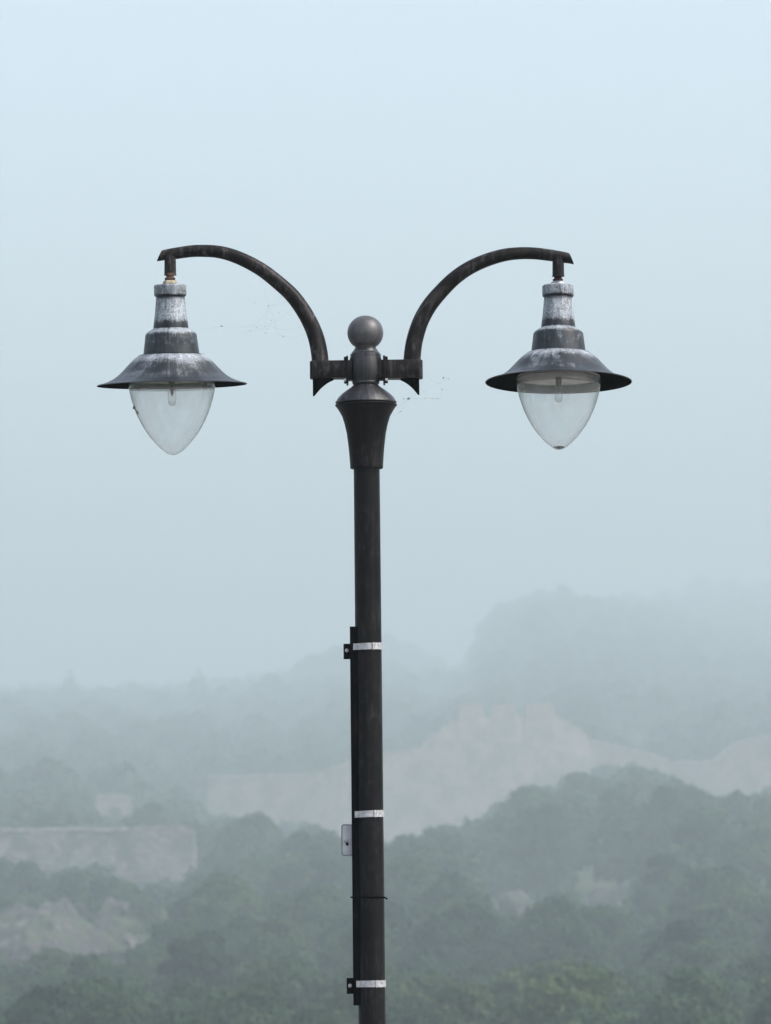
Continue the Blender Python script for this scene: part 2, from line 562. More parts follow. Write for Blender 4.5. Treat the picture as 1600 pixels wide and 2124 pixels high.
def make_head(side, px, py, roll, pitch, sc, chal, col_dx):
    o = empty('lamp_head_anchor')           # only used to work out the pose
    loc = L(px, py)
    bpy.data.objects.remove(o)
    s = S * sc
    m = MB()
    m.lathe([(r * s, h * s, w) for r, h, w in chalk_head('x', chal)], 96)
    head = m.build('lamp_head', PATINA, lamp, angle=38, attr='chalk')
    head.location = loc
    head.rotation_euler = (pitch, roll - lean, 0)
    # dark underside and cavity of the shade
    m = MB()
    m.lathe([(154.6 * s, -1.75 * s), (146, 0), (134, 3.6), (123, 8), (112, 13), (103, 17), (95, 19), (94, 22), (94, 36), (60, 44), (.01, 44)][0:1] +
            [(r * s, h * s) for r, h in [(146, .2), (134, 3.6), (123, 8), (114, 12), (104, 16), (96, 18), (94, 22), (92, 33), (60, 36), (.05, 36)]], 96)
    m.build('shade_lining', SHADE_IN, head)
    m = MB()
    m.lathe([(1e-4, 10.5 * s), (86 * s, 7.5 * s), (87.5 * s, 6.2 * s), (87.5 * s, 12 * s), (1e-4, 15 * s)], 80)
    m.build('reflector', PLATE, head)
    m = MB()
    m.lathe([(r * s, h * s, d) for r, h, d in GLOBE], 96)
    m.build('globe', GLASS, head, attr='dirt', angle=60)
    # lamp holder and clear bulb
    m = MB()
    m.lathe([(1e-4, 8 * s), (6.5 * s, 8 * s), (6 * s, -9 * s), (3.2 * s, -13 * s), (2.2 * s, -22 * s), (1e-4, -24 * s)], 24)
    m.build('lamp_holder', mat_holder, head)
    m = MB()
    b = [(5.5, -8), (8.4, -12), (8.6, -20), (8.6, -33), (8.0, -38), (6.2, -42), (3.5, -44.5), (.01, -45.3)]
    m.lathe([(r * s, h * s, .12 if h < -34 else .02) for r, h in b], 32)
    m.build('bulb', BULB, head, attr='dirt', angle=60)
    # threaded nut on top
    m = MB()
    m.lathe([(10 * s, 207 * s), (15 * s, 207.6 * s), (15.5 * s, 210 * s), (14 * s, 214.5 * s), (11 * s, 216.5 * s), (6 * s, 217 * s)], 6 if side < 0 else 24)
    m.build('nut', BRASS if side < 0 else mat_nut, head, angle=25)
    m = MB()
    m.lathe([(7 * s, 215 * s), (11 * s, 218 * s), (11 * s, 221 * s), (7.5 * s, 223.5 * s), (8.5 * s, 226.5 * s), (7 * s, 232 * s)], 20)
    m.build('cable_gland', RUSTY, head)
    return head


mat_holder = mat_plain('lamp_holder_steel', (.06, .06, .06), .5, .3, .2, 60)
mat_nut = mat_plain('grey_nut', (.36, .37, .38), .55, .3, .25, 90)
heads = {}
heads[-1] = make_head(-1, 357, 797.5, R(-1.1), R(3.0), 1.0, .95, -4)
heads[1] = make_head(1, 1159, 791.5, R(-.1), R(-3.3), .975, .93, 0)

for side, path, rad in ((-1, LEFT, LRAD), (1, RIGHT, RRAD)):
    # strap bracket that carries the arm
    xe = 643.0 if side < 0 else 877.0
    yt, yb = (750, 786) if side < 0 else (747.3, 785.5)
    p_in = L(axis_x(768) + side * 28, 768)
    p_top, p_bot = L(xe, yt), L(xe, yb)
    x0, x1 = sorted((p_in.x, p_top.x))
    m = MB()
    hw = 22 * S
    # rounded outer end: outline in plan, raised to a solid band
    xo = p_top.x
    plan = []
    rc = 12 * S
    for k in range(7):
        a = R(90 * k / 6)
        plan.append((xo - side * (rc - rc * math.sin(a)), -hw + rc - rc * math.cos(a)))
    plan2 = [(x, -y) for x, y in reversed(plan)]
    plan = [(p_in.x, -hw)] + plan + plan2 + [(p_in.x, hw)]
    n = len(plan)
    zs = [p_bot.z, p_bot.z + 1.6 * S, p_top.z - 1.6 * S, p_top.z]
    ins = [1.2 * S, 0, 0, 1.2 * S]
    vs, fs = [], []
    cx = (x0 + x1) / 2
    for z, i_ in zip(zs, ins):
        for x, y in plan:
            vs.append(Vector((x - math.copysign(i_, x - cx), y - math.copysign(i_, y), z)))
    for j in range(3):
        for i in range(n):
            i2 = (i + 1) % n
            fs.append((j * n + i, j * n + i2, (j + 1) * n + i2, (j + 1) * n + i))
    fs.append(tuple(range(n))[::-1]); fs.append(tuple(3 * n + i for i in range(n)))
    m.add(vs, fs)
    br = m.build('bracket', IRON_BRONZE, lamp, angle=40)
    # flange against the hub with four bolts
    m = MB()
    fx = sorted((L(axis_x(768) + side * 36, 768).x, L(axis_x(768) + side * 40.5, 768).x))
    m.box((fx[0], -26 * S, zl(797)), (fx[1], 26 * S, zl(740)), 1.2 * S)
    fx2 = sorted((L(axis_x(768) + side * 24, 768).x, L(axis_x(768) + side * 36.5, 768).x))
    m.box((fx2[0], -18 * S, zl(789)), (fx2[1], 18 * S, zl(748)), 2 * S)
    m.build('flange', IRON, br)
    for zz, yy in ((745, -20), (745, 20), (790, -20), (790, 20)):
        m = MB()
        m.lathe([(1e-4, 5 * S), (2.2 * S, 5 * S), (3.4 * S, 4 * S), (3.4 * S, -4 * S), (1e-4, -4 * S)], 6,
                M=Matrix.Translation((L(axis_x(768) + side * 41, 768).x, yy * S, zl(zz))) @ Matrix.Rotation(R(90), 4, 'Y'))
        # lower front bolt coloured bright in place of daylight showing through the gap
        m.build('bolt', ZINC if (zz == 790 and yy < 0) else IRON, br)
    # cut-off foot of the tube below the bracket
    fl, fr_, ft = (649, 692.5, 822) if side < 0 else (831, 870, 820)
    n = 40
    cxp = (fl + fr_) / 2; rr = (fr_ - fl) / 2 * S
    c0 = L(cxp, 784); zc = L(cxp, 788.5).z
    vs, fs = [], []
    for i in range(n):
        a = 2 * math.pi * i / n
        vs.append(Vector((c0.x + rr * math.cos(a), rr * .95 * math.sin(a), c0.z + 4 * S)))
    for i in range(n):
        a = 2 * math.pi * i / n
        tt = (1 + side * math.cos(a)) / 2
        vs.append(Vector((c0.x + rr * math.cos(a), rr * .95 * math.sin(a), zc - (ft - 788.5) * S * tt ** 1.6)))
    for i in range(n):
        a = 2 * math.pi * i / n
        tt = (1 + side * math.cos(a)) / 2
        vs.append(Vector((c0.x + rr * .86 * math.cos(a), rr * .8 * math.sin(a), zc - (ft - 788.5) * S * tt ** 1.6 + .5 * S)))
    for i in range(n):
        a = 2 * math.pi * i / n
        vs.append(Vector((c0.x + rr * .86 * math.cos(a), rr * .8 * math.sin(a), c0.z + 3.5 * S)))
    for j in range(3):
        for i in range(n):
            i2 = (i + 1) % n
            fs.append((j * n + i, (j + 1) * n + i, (j + 1) * n + i2, j * n + i2))
    m = MB(); m.add(vs, fs)
    m.build('tube_foot', IRON_DARK, br)
    # curved arm
    pts = catmull([L(*p) for p in path], 6)
    rds = catmull([Vector((r, 0, 0)) for r in rad], 6)
    m = MB()
    m.tube(pts, [v.x * S for v in rds], 28, True, (0, 1, 0))
    # slanting cut at the free end
    k = len(m.v)
    t_end = (pts[-1] - pts[-2]).normalized()
    for i in range(k - 28, k):
        d = (m.v[i] - pts[-1]).z / (rad[-1] * S)
        m.v[i] += t_end * (5.0 - 7.0 * d) * S
    arm = m.build('arm', IRON_BRONZE, lamp, angle=40)
    # short drop pipe, mitred over the arm
    sx, top, y1, bot = (353.5, 523, 543, 571) if side < 0 else (1158.5, 528, 545, 573.5)
    n = 32
    c = L(sx, bot)
    vs, fs = [], []
    zb = L(sx, bot).z; zt = L(sx, y1).z; ztip = L(sx, top).z
    rows = []
    for i in range(n):
        a = 2 * math.pi * i / n
        vs.append(Vector((c.x + 13.2 * S * math.cos(a), 13.2 * S * math.sin(a), zb)))
    for i in range(n):
        a = 2 * math.pi * i / n
        vs.append(Vector((c.x + 12.4 * S * math.cos(a), 13 * S * math.sin(a), zb + 3 * S)))
    for i in range(n):
        a = 2 * math.pi * i / n
        sfac = abs(math.sin(a)) ** 1.3
        vs.append(Vector((c.x + 12 * S * math.cos(a), 13.2 * S * math.sin(a), zt + (ztip - zt) * sfac)))
    for j in range(2):
        for i in range(n):
            i2 = (i + 1) % n
            fs.append((j * n + i, j * n + i2, (j + 1) * n + i2, (j + 1) * n + i))
    fs.append(tuple(range(n))[::-1]); fs.append(tuple(2 * n + i for i in range(n)))
    m = MB(); m.add(vs, fs)
    m.build('drop_pipe', IRON_BRONZE, arm)

# dirt on the globes
m = MB()
for q in ((278.5, 845, 3.0), (281, 849.5, 1.8), (284.5, 855, 3.0), (287, 858, 2.0)):
    p = heads[-1].matrix_basis.inverted() @ L(q[0], q[1])
    m.blob(p, q[2] * S, 1, (1, 1, 1.3), .5)
m.build('dirt_clump', DIRT, heads[-1])
m = MB()
s = S * .975
m.lathe([(1e-4, -144.9 * s), (5 * s, -144.2 * s), (9.5 * s, -142.6 * s), (12.6 * s, -140.4 * s), (10 * s, -140 * s), (4 * s, -140.8 * s), (1e-4, -140.4 * s)], 24)
m.build('dirt_clump', DIRT, heads[1])

# ------------------------------------------------------------------ sign bracket strapped to the pole
def ax_pt(py): return L(axis_x(py), py)
rail_root = empty('sign_bracket', base, (0, lean, 0))
tag(rail_root, 'black sign rail held to the lamp pole by three bright steel straps', 'sign bracket')
m = MB()
m.box((-38 * S, -16 * S, zl(2085)), (-21 * S, 9 * S, zl(1300)), .8 * S)
m.build('rail', IRON_DARK, rail_root)
for y0, y1, yb_ in ((1335, 1367, 1349), (2028, 2061, 2044)):
    m = MB()
    m.box((-51.5 * S, -4 * S, zl(y1)), (-36 * S, -1 * S, zl(y0)), .6 * S)
    tb = m.build('tab', IRON_DARK, rail_root)
    m = MB()
    m.lathe([(1e-4, 3 * S), (2.2 * S, 2.8 * S), (4.0 * S, 1.5 * S), (4.0 * S, 0), (1e-4, 0)], 14,
            M=Matrix.Translation((-44.5 * S, -4 * S, zl(yb_))) @ Matrix.Rotation(R(90), 4, 'X'))
    m.build('bolt', ZINC, tb)


def strap_path(r, xr=-31.5, yf=-16.6, yb=9.8, n=44):
    pts = [(xr, yf)]
    a0, a1 = R(-132), R(140)
    for i in range(n + 1):
        a = a0 + (a1 - a0) * i / n
        pts.append((r * math.cos(a), r * math.sin(a)))
    pts.append((xr, yb))
    return pts


for yc, tilt in ((1341.5, .020), (1688.5, .028), (2040.5, .0)):
    m = MB()
    pp = strap_path(28.7)
    qq = strap_path(27.4, -31.5, -15.9, 9.0)
    h = 6.6
    vs = []
    n = len(pp)
    for (x, y) in pp: vs.append((x * S, y * S, zl(yc) + (h + x * tilt) * S))
    for (x, y) in pp: vs.append((x * S, y * S, zl(yc) + (-h + x * tilt) * S))
    for (x, y) in qq: vs.append((x * S, y * S, zl(yc) + (-h + x * tilt) * S))
    for (x, y) in qq: vs.append((x * S, y * S, zl(yc) + (h + x * tilt) * S))
    fs = []
    for j in range(4):
        for i in range(n - 1):
            fs.append((j * n + i, j * n + i + 1, ((j + 1) % 4) * n + i + 1, ((j + 1) % 4) * n + i))
    m.add(vs, fs)
    st = m.build('strap', ZINC, rail_root)
    # clip with folded ears
    m = MB()
    for a0, a1, e, hh in ((-73, -66, 3.0, 7.2), (-64, -52, 2.0, 6.8), (-50, -14, 1.2, 7.0)):
        vs, k = [], 8
        for z in (-hh, hh):
            for rr_ in (28.8, 28.8 + e):
                for i in range(k):
                    a = R(a0 + (a1 - a0) * i / (k - 1))
                    vs.append((rr_ * math.cos(a) * S, rr_ * math.sin(a) * S, zl(yc) + (z + 28.7 * math.cos(a) * tilt) * S))
        fs = []
        for i in range(k - 1):
            fs += [(i, i + 1, k + i + 1, k + i), (2 * k + i, 3 * k + i, 3 * k + i + 1, 2 * k + i + 1),
                   (k + i, k + i + 1, 3 * k + i + 1, 3 * k + i), (i, 2 * k + i, 2 * k + i + 1, i + 1)]
        fs += [(0, k, 3 * k, 2 * k), (k - 1, 3 * k - 1, 4 * k - 1, 2 * k - 1)]
        m.add(vs, fs)
    m.blob((30 * math.cos(R(-46)) * S, 30 * math.sin(R(-46)) * S, zl(yc) + 2 * S), 2.2 * S, 1)
    m.build('buckle', ZINC, st, angle=25)

# pale plastic end plate behind the rail
m = MB()
zlo, zhi = zl(1774), zl(1710)
plan = []
rc = 5 * S
x0, x1 = -58.5 * S, -34 * S
for cx_, cz_, a0 in ((x0 + rc, zhi - rc, 90), (x0 + rc, zlo + rc, 180)):
    for k in range(6):
        a = R(a0 + 90 * k / 5)
        plan.append((cx_ + rc * math.cos(a), cz_ + rc * math.sin(a)))
plan += [(x1, zlo), (x1, zhi)]
m.extrude(plan, 2 * S, 5 * S)
ep = m.build('end_plate', PLASTIC, rail_root, angle=30)
# raised lip round its edge
m = MB()
edge = [Vector((x, 1.6 * S, z)) for x, z in plan[:-2]]
edge = [Vector((x1, 1.6 * S, zhi - .8 * S))] + edge + [Vector((x1, 1.6 * S, zlo + .8 * S))]
m.tube(edge, 1.25 * S, 8)
m.build('lip', PLASTIC_RIM, ep)
m = MB()
m.lathe([(1e-4, 3.4 * S), (2.5 * S, 3 * S), (4.2 * S, 0), (1e-4, 0)], 12, M=Matrix.Translation((-50 * S, 2 * S, zl(1744))) @ Matrix.Rotation(R(90), 4, 'X'))
m.build('bolt', ZINC, ep)
m = MB()
m.lathe([(1e-4, 2.6 * S), (2.5 * S, 2.2 * S), (3.6 * S, 0), (1e-4, 0)], 6, M=Matrix.Translation((-47.5 * S, 1.9 * S, zl(1750))) @ Matrix.Rotation(R(90), 4, 'X'))
m.build('washer', IRON_DARK, ep)

# cable tie
m = MB()
pts = []
for (x, y) in strap_path(29.0, -40.5, -17.5, 10.5, 36):
    pts.append((x * S, y * S, zl(1861.5) + (-.02 * x) * S))
pts.append((-40.5 * S, -17.5 * S, pts[0][2]))
m.tube(pts, 1.7 * S, 8, True)
m.tube([(27 * S, -8 * S, zl(1861)), (31.5 * S, -9.5 * S, zl(1863.5)), (34 * S, -10 * S, zl(1865.5))], 1.6 * S, 8)
ct = m.build('cable_tie', IRON_DARK)
ct.location = base; ct.rotation_euler = (0, lean, 0)
tag(ct, 'thin black cable tie pulled round the lamp pole below the pale plate', 'cable tie')

# cobwebs
def web(name, strands, specks, label):
    m = MB()
    for st in strands:
        p = [P(a, b) + Vector((0, c * S, 0)) for a, b, c in st]
        p = catmull(p, 4) if len(p) > 2 else p
        m.tube(p, .12 * S, 5)
    for a, b, c, r in specks:
        m.blob(P(a, b) + Vector((0, c * S, 0)), r * S, 1, (1.2, 1, .75), .4)
    o = m.build(name, SILK)
    tag(o, label, 'cobweb', 'cobwebs strung on the street lamp')
    return o


web('cobweb', [[(596, 602, 0), (560, 640, 2), (520, 676, 3), (461, 677, 3), (390, 690, 0)], [(620, 632, 0), (580, 660, 2), (545, 680, 4), (500, 692, 3)],
               [(640, 668, 0), (600, 684, 3), (555, 676, 4), (520, 676, 3)], [(560, 640, 2), (570, 664, 3), (575, 690, 4)], [(548, 604, 2), (557, 634, 3), (548, 680, 4)],
               [(609, 616, 0), (585, 630, 2), (557, 634, 3)], [(645, 690, 0), (600, 700, 2), (572, 690, 4)]],
    [(460.5, 676, 3, 2.6), (557, 634, 3, 1.6), (551, 690, 4, 1.5), (519, 685, 3, 1.4), (533, 679, 4, 1.5), (588, 697, 3, 1.6), (554, 682, 3, 1.3), (528, 628, 2, 1.1), (580, 648, 2, 1.2), (563, 664, 2, 1.2)],
    'faint cobweb strung inside the curve of the arm by the pale brass nut')
web('cobweb', [[(870, 818, 0), (900, 800, 2), (930, 783, 2)], [(822, 848, 0), (848, 827, 2), (866, 816, 1)], [(868, 800, 0), (892, 825, 3), (912, 826, 3), (917, 808, 2)],
               [(875, 775, 0), (912, 796, 3), (919, 783, 3), (931, 786, 3)], [(848, 827, 2), (884, 826, 3), (912, 826, 3)], [(818, 862, 0), (832, 853, 2), (848, 827, 2)]],
    [(848, 826.5, 2, 3.0), (920, 783, 3, 2.2), (931, 785.5, 3, 1.6), (917, 807, 2, 1.7), (882, 826, 3, 1.5), (897, 825.5, 3, 1.4), (832, 853, 2, 1.8), (828, 856, 2, 1.4), (838, 827, 2, 1.5), (908, 826, 3, 1.4)],
    'faint cobweb with small flies hanging under the bracket with the tilted-up lamp')

# ------------------------------------------------------------------ terrain
PXC = np.array([-400, 0, 400, 800, 965, 1045, 1200, 1600, 2000.0])
DK = [45, 60, 90, 130, 210, 330, 430, 520, 640, 760, 900, 1100, 1450, 1850]
DR = np.array([dm(d) for d in DK])
CAN = {210: (-1.35, -1.35, -1.35, -1.4, -1.38, -1.37, -1.35, -1.3, -1.3),
       330: (-0.2, -0.25, -0.2, -0.2, -0.18, -0.17, -0.15, -0.1, -0.1),
       430: (0.3, 0.3, 0.35, 0.4, 0.46, 0.49, 0.55, 0.6, 0.6),
       520: (0.62, 0.62, 0.75, 0.9, 1.0, 1.05, 1.15, 1.15, 1.1),
       640: (1.15, 1.15, 1.1, 1.05, 1.2, 1.28, 1.42, 1.3, 1.2),
       760: (1.4, 1.4, 1.3, 1.3, 1.42, 1.48, 1.6, 1.5, 1.4),
       900: (1.72, 1.72, 1.75, 1.85, 1.95, 2.0, 2.1, 1.95, 1.9),
       1100: (2.0, 2.0, 2.02, 2.2, 2.2, 2.55, 2.6, 2.4, 2.35),
       1450: (2.25, 2.25, 2.3, 2.55, 2.5, 3.15, 3.3, 2.95, 2.9),
       1850: (2.25, 2.25, 2.3, 2.55, 2.5, 3.05, 3.1, 3.3, 3.3)}
ZG = np.zeros((len(DR), len(PXC)))
for i, d in enumerate(DR):
    if i < 4: ZG[i] = (0, -6, -18, -22)[i]
    else: ZG[i] = [CAMZ + d * math.tan(R(e)) - 5.0 * HS for e in CAN[DK[i]]]


def hermite(xs, ys, x):
    i = int(np.clip(np.searchsorted(xs, x) - 1, 0, len(xs) - 2))
    h = xs[i + 1] - xs[i]
    t = min(max((x - xs[i]) / h, 0), 1)
    def slope(k):
        if k <= 0 or k >= len(xs) - 1: return 0.0
        return (ys[k + 1] - ys[k - 1]) / (xs[k + 1] - xs[k - 1])
    m0, m1 = slope(i) * h, slope(i + 1) * h
    return ((2 * t ** 3 - 3 * t ** 2 + 1) * ys[i] + (t ** 3 - 2 * t ** 2 + t) * m0 + (-2 * t ** 3 + 3 * t ** 2) * ys[i + 1] + (t ** 3 - t ** 2) * m1)


def ground_z(x, y):
    if y <= DR[0]: return 0.0
    px = 800 + FPX * x / max(y, 120.0)
    px = min(max(px, -400), 2000)
    col = [hermite(PXC, ZG[i], px) for i in range(len(DR))]
    z = hermite(DR, np.array(col), min(y, DR[-1]))
    k = min(1, max(0, (y - 60 * HS) / 150))
    x, y = x / HS, y / HS
    z += k * HS * (1.6 * noise.noise((x * .018, y * .018, 3.1)) + .7 * noise.noise((x * .06, y * .06, 7.7)))
    return z


ys = [-60, -30, 0, 25, 38, 50] + [dm(v) for v in [46, 50, 56] + list(np.arange(64, 220, 8)) + list(np.arange(220, 640, 7)) + list(np.arange(640, 1900, 12)) + [1940, 2000, 2080]]
nx = 201
verts, faces = [], []
for y in ys:
    half = 120 + .62 * max(y, 0)
    for i in range(nx):
        u = 2 * i / (nx - 1) - 1
        x = half * math.copysign(abs(u) ** 1.8, u)
        verts.append((x, y, ground_z(x, y)))
for j in range(len(ys) - 1):
    for i in range(nx - 1):
        a = j * nx + i
        faces.append((a, a + 1, a + nx + 1, a + nx))
hill = mesh_obj('hillside', verts, faces, mat_ground('wild_grass_slope'), None, True, 180)
tag(hill, kind='structure')
m = MB()
m.add([(-14, 6, .004), (14, 6, .004), (14, 34, .004), (-14, 34, .004)], [(0, 1, 2, 3)])
m.build('pavement', mat_paving('stone_paving'), None)['kind'] = 'structure'

# ------------------------------------------------------------------ ruined walls
STONE = mat_masonry('ruin_stone', (.29, .226, .198), (.215, .17, .152), (.115, .095, .088), .7, .5)
STONE2 = mat_masonry('grey_rubble', (.24, .195, .18), (.085, .072, .068), (.028, .027, .025), 1.0)
KEEP = mat_masonry('keep_stone', (.36, .282, .25), (.27, .215, .195), (.14, .118, .108), .7, .22)
COPE = mat_plain('pale_coping', (.22, .20, .19), .9, 0, .4, .8)
ROCK = mat_rock('pale_cliff')
protect = []          # (distance, bottom-of-view polyline) kept clear of trees in front


def jag(poly, d, step=14, amp=2.2, seed=0):
    """roughen an outline given in photo pixels and turn it to metres at distance d"""
    out = []
    for (a, b) in zip(poly[:-1], poly[1:]):
        n = max(1, int(math.hypot(b[0] - a[0], b[1] - a[1]) / step))
        for k in range(n):
            t = k / n
            x = a[0] + (b[0] - a[0]) * t; y = a[1] + (b[1] - a[1]) * t
            out.append((x + amp * noise.noise((x * .09 + seed, y * .09, 1.3)), y + amp * noise.noise((x * .11, y * .1 + seed, 9.3))))
    out.append(poly[-1])
    return out


def wall(name, top, d, depth, down, mat, label, cat, group=None, amp=2.2, step=14, cope=None, batter=.0, seed=0):
    """masonry with a ragged top line (photo pixels, left to right) standing at distance d; foot sunk in the slope"""
    d = dm(d); depth *= HS; batter *= HS
    t = [P(x, y, d) for x, y in jag(top, d, step, amp, seed)]
    m = MB()
    n = len(t)
    rows = 9
    vs, fs = [], []
    for side_, yy in ((0, d), (1, d + depth)):
        for r in range(rows):
            for p in t:
                zb = P(800, down, d).z
                z = p.z + (zb - p.z) * r / (rows - 1)
                k = r / (rows - 1)
                off = (-batter * k if side_ == 0 else 0)
                wob = .35 * noise.noise((p.x * .35 + seed, yy * .3, z * .35)) if r > 0 else 0
                vs.append((p.x + (.25 * noise.noise((z * .5, yy, p.x * .2)) if r > 0 else 0), yy + off + (wob if side_ == 0 else -wob), z))
    N = rows * n
    for r in range(rows - 1):
        for i in range(n - 1):
            a = r * n + i
            fs.append((a, a + n, a + n + 1, a + 1))
            fs.append((N + a, N + a + 1, N + a + n + 1, N + a + n))
    for i in range(n - 1): fs.append((i, i + 1, N + i + 1, N + i))
    for r in range(rows - 1):
        a = r * n
        fs.append((a, N + a, N + a + n, a + n))
        a = r * n + n - 1
        fs.append((a, a + n, N + a + n, N + a))
    m.add(vs, fs)
    root = m.build(name, mat, None, True, 40)
    tag(root, label, cat, group)
    if cope:
        a, b = cope
        q = [p for p, pp in zip(t, jag(top, d, step, amp, seed)) if a <= pp[0] <= b]
        m = MB()
        hh = .15 * d / 500
        vs, fs = [], []
        for p in q:
            vs += [(p.x, d - .25, p.z - hh), (p.x, d + depth + .2, p.z - hh), (p.x, d + depth + .2, p.z + hh + .02), (p.x, d - .25, p.z + hh + .02)]
        for i in range(len(q) - 1):
            for k in range(4):
                k2 = (k + 1) % 4
                fs.append((4 * i + k, 4 * i + k2, 4 * i + 4 + k2, 4 * i + 4 + k))
        e = 4 * (len(q) - 1)
        fs += [(0, 3, 2, 1), (e, e + 1, e + 2, e + 3)]
        m.add(vs, fs)
        m.build('coping', COPE, root)
    return root


DF = 750.0
GW = 'ruined fortress walls along the hill'
wall('ruined_wall', [(432, 1611), (520, 1609), (600, 1608), (655, 1607), (672, 1598), (700, 1586)], 730, 3, 1800, STONE,
     'long straight ruined wall with a squared end, left of the lamp pole', 'wall', GW, 1.6, 12, (432, 650), 0, 1)
wall('ruined_bastion', [(655, 1640), (672, 1610), (690, 1592), (720, 1578), (760, 1568), (800, 1562), (850, 1556), (882, 1548), (905, 1535), (960, 1530), (1060, 1540), (1120, 1550), (1180, 1560), (1240, 1580)],
     742, 16, 1860, STONE, 'broad low ruined bastion spreading right from the lamp pole under the keep', 'bastion', GW, 4, 13, None, 4, 2)
keep = wall('ruined_keep', [(876, 1556), (879, 1537), (894, 1535), (896, 1521), (913, 1519), (916, 1507), (932, 1505), (935, 1494), (949, 1492), (952, 1462), (958, 1458), (1000, 1460), (1003, 1489), (1019, 1489), (1022, 1460), (1070, 1459), (1074, 1487), (1088, 1487), (1091, 1460),
                            (1146, 1459), (1150, 1482), (1162, 1484), (1164, 1493), (1182, 1495), (1185, 1505), (1204, 1507), (1207, 1519), (1216, 1521), (1219, 1538), (1230, 1562)],
            760, 9, 1760, KEEP, 'ruined keep with three broken battlements, highest stonework on the hill', 'keep', GW, 1.6, 7, None, 1, 3)
wall('ruined_wall', [(1205, 1528), (1240, 1540), (1290, 1550), (1340, 1562), (1385, 1576), (1404, 1582)], 764, 3, 1760, STONE,
     'sloping ruined wall running down to the right from the keep', 'wall', GW, 1.4, 10, (1225, 1400), 0, 4)
wall('ruined_wall', [(1396, 1579), (1440, 1581), (1478, 1580), (1492, 1570), (1505, 1556), (1525, 1543), (1550, 1534), (1580, 1529), (1610, 1526), (1680, 1524), (1760, 1530)], 756, 5, 1760, STONE,
     'ruined wall with a dip and a rounded rise at the right edge of the photo', 'wall', GW, 1.2, 10, (1400, 1620), 0, 5)
wall('terrace_wall', [(-140, 1728), (-40, 1722), (60, 1721), (180, 1719), (250, 1722), (290, 1714), (372, 1713), (392, 1716), (401, 1722), (405, 1760), (408, 1815)], 520, 4, 1830, STONE2,
     'low pinkish terrace wall of rubble stone on the lower left slope', 'wall', GW, 3.0, 12, (-140, 270), .6, 6)
protect += [(725, [(425, 1680), (560, 1688), (650, 1705), (730, 1740), (800, 1745), (880, 1722), (960, 1700), (1020, 1672), (1060, 1650), (1100, 1618), (1150, 1608), (1250, 1588), (1370, 1570), (1400, 1602), (1480, 1640), (1545, 1645), (1600, 1632), (1760, 1620)], 60, False),
            (515, [(-140, 1775), (60, 1775), (160, 1782), (240, 1800), (330, 1806), (405, 1806)], 12, True),
            (635, [(196, 1690), (274, 1690)], 10, False), (372, [(-20, 1958), (40, 1985), (100, 1960), (170, 1978), (215, 1950), (260, 1962), (300, 1930), (330, 1905)], 20, True),
            (440, [(1020, 1870), (1110, 1872)], 12, False), (445, [(1215, 1868), (1290, 1872)], 12, False), (890, [(1300, 1540), (1340, 1540)], 10, False)]

# roofless little gatehouse
d = dm(640)
gt = empty('stone_hut', P(235, 1690, d))
tag(gt, 'small square roofless stone hut with a dark doorway above the terrace wall', 'hut')
gb = P(235, 1690, d)
m = MB()
pl = [P(x, y, d) for x, y in jag([(200, 1700), (200, 1652), (206, 1646), (245, 1645), (262, 1647), (270, 1653), (270, 1700), (252, 1700), (252, 1682), (243, 1674), (232, 1674), (222, 1682), (222, 1700)], d, 9, 1.0, 4)]
m.extrude([(p.x - gb.x, p.z - gb.z) for p in pl][::-1], 0, 1.0)
m.build('wall', STONE, gt, True, 35)
m = MB()
bk = [P(x, y, d) for x, y in ((200, 1700), (200, 1655), (270, 1655), (270, 1700))]
m.extrude([(p.x - gb.x, p.z - gb.z) for p in bk][::-1], 3.2, 4.0)
for xx in (202, 268):
    p = P(xx, 1690, d)
    m.box((p.x - gb.x - .12 - .3, 1.0, P(0, 1700, d).z - gb.z), (p.x - gb.x + .12 + .3, 3.2, P(0, 1653, d).z - gb.z))
m.build('side_walls', STONE2, gt, True, 35)

# cliff on the left and bare rocks
def crag(px0, px1, pt, pb, d, label, seed, group=None, depth=5.0, nx=44, nz=26, rough=.20):
    d = dm(d); depth *= HS
    a, b = P(px0, pb, d), P(px1, pt, d)
    w, h = b.x - a.x, b.z - a.z
    vs, fs = [], []
    for j in range(nz):
        v = j / (nz - 1)
        for i in range(nx):
            u = i / (nx - 1)
            x = a.x + w * u
            edge = math.sin(math.pi * min(max(u, .0), 1)) ** .45
            topz = h * (.40 + .60 * edge) * (.86 + rough * (noise.noise((u * 4 + seed, 2.2, seed)) + .15 * noise.noise((u * 13 + seed, 5.2, seed))))
            z = a.z - 2.5 + (topz + 2.5) * v
            yy = d + depth * max(0, (z - a.z) / h) ** 1.4 + 1.8 * noise.noise((x * .22, z * .2, seed + 1)) + 1.0 * noise.noise((x * .4, z * .95, seed)) + .7 * noise.noise((x * 1.3, z * 1.3, seed)) + (1 - edge) * depth * .8
            vs.append((x, yy, z))
    for i in range(nx):          # back edge
        vs.append((vs[(nz - 1) * nx + i][0], d + depth * 2.2, vs[(nz - 1) * nx + i][2] - .6))
    for j in range(nz):
        for i in range(nx - 1):
            k = j * nx + i
            fs.append((k, k + 1, k + nx + 1, k + nx))
    m = MB(); m.add(vs, fs)
    o = m.build('rock_outcrop', ROCK, None, True, 50)
    tag(o, label, 'rock', group)
    return o


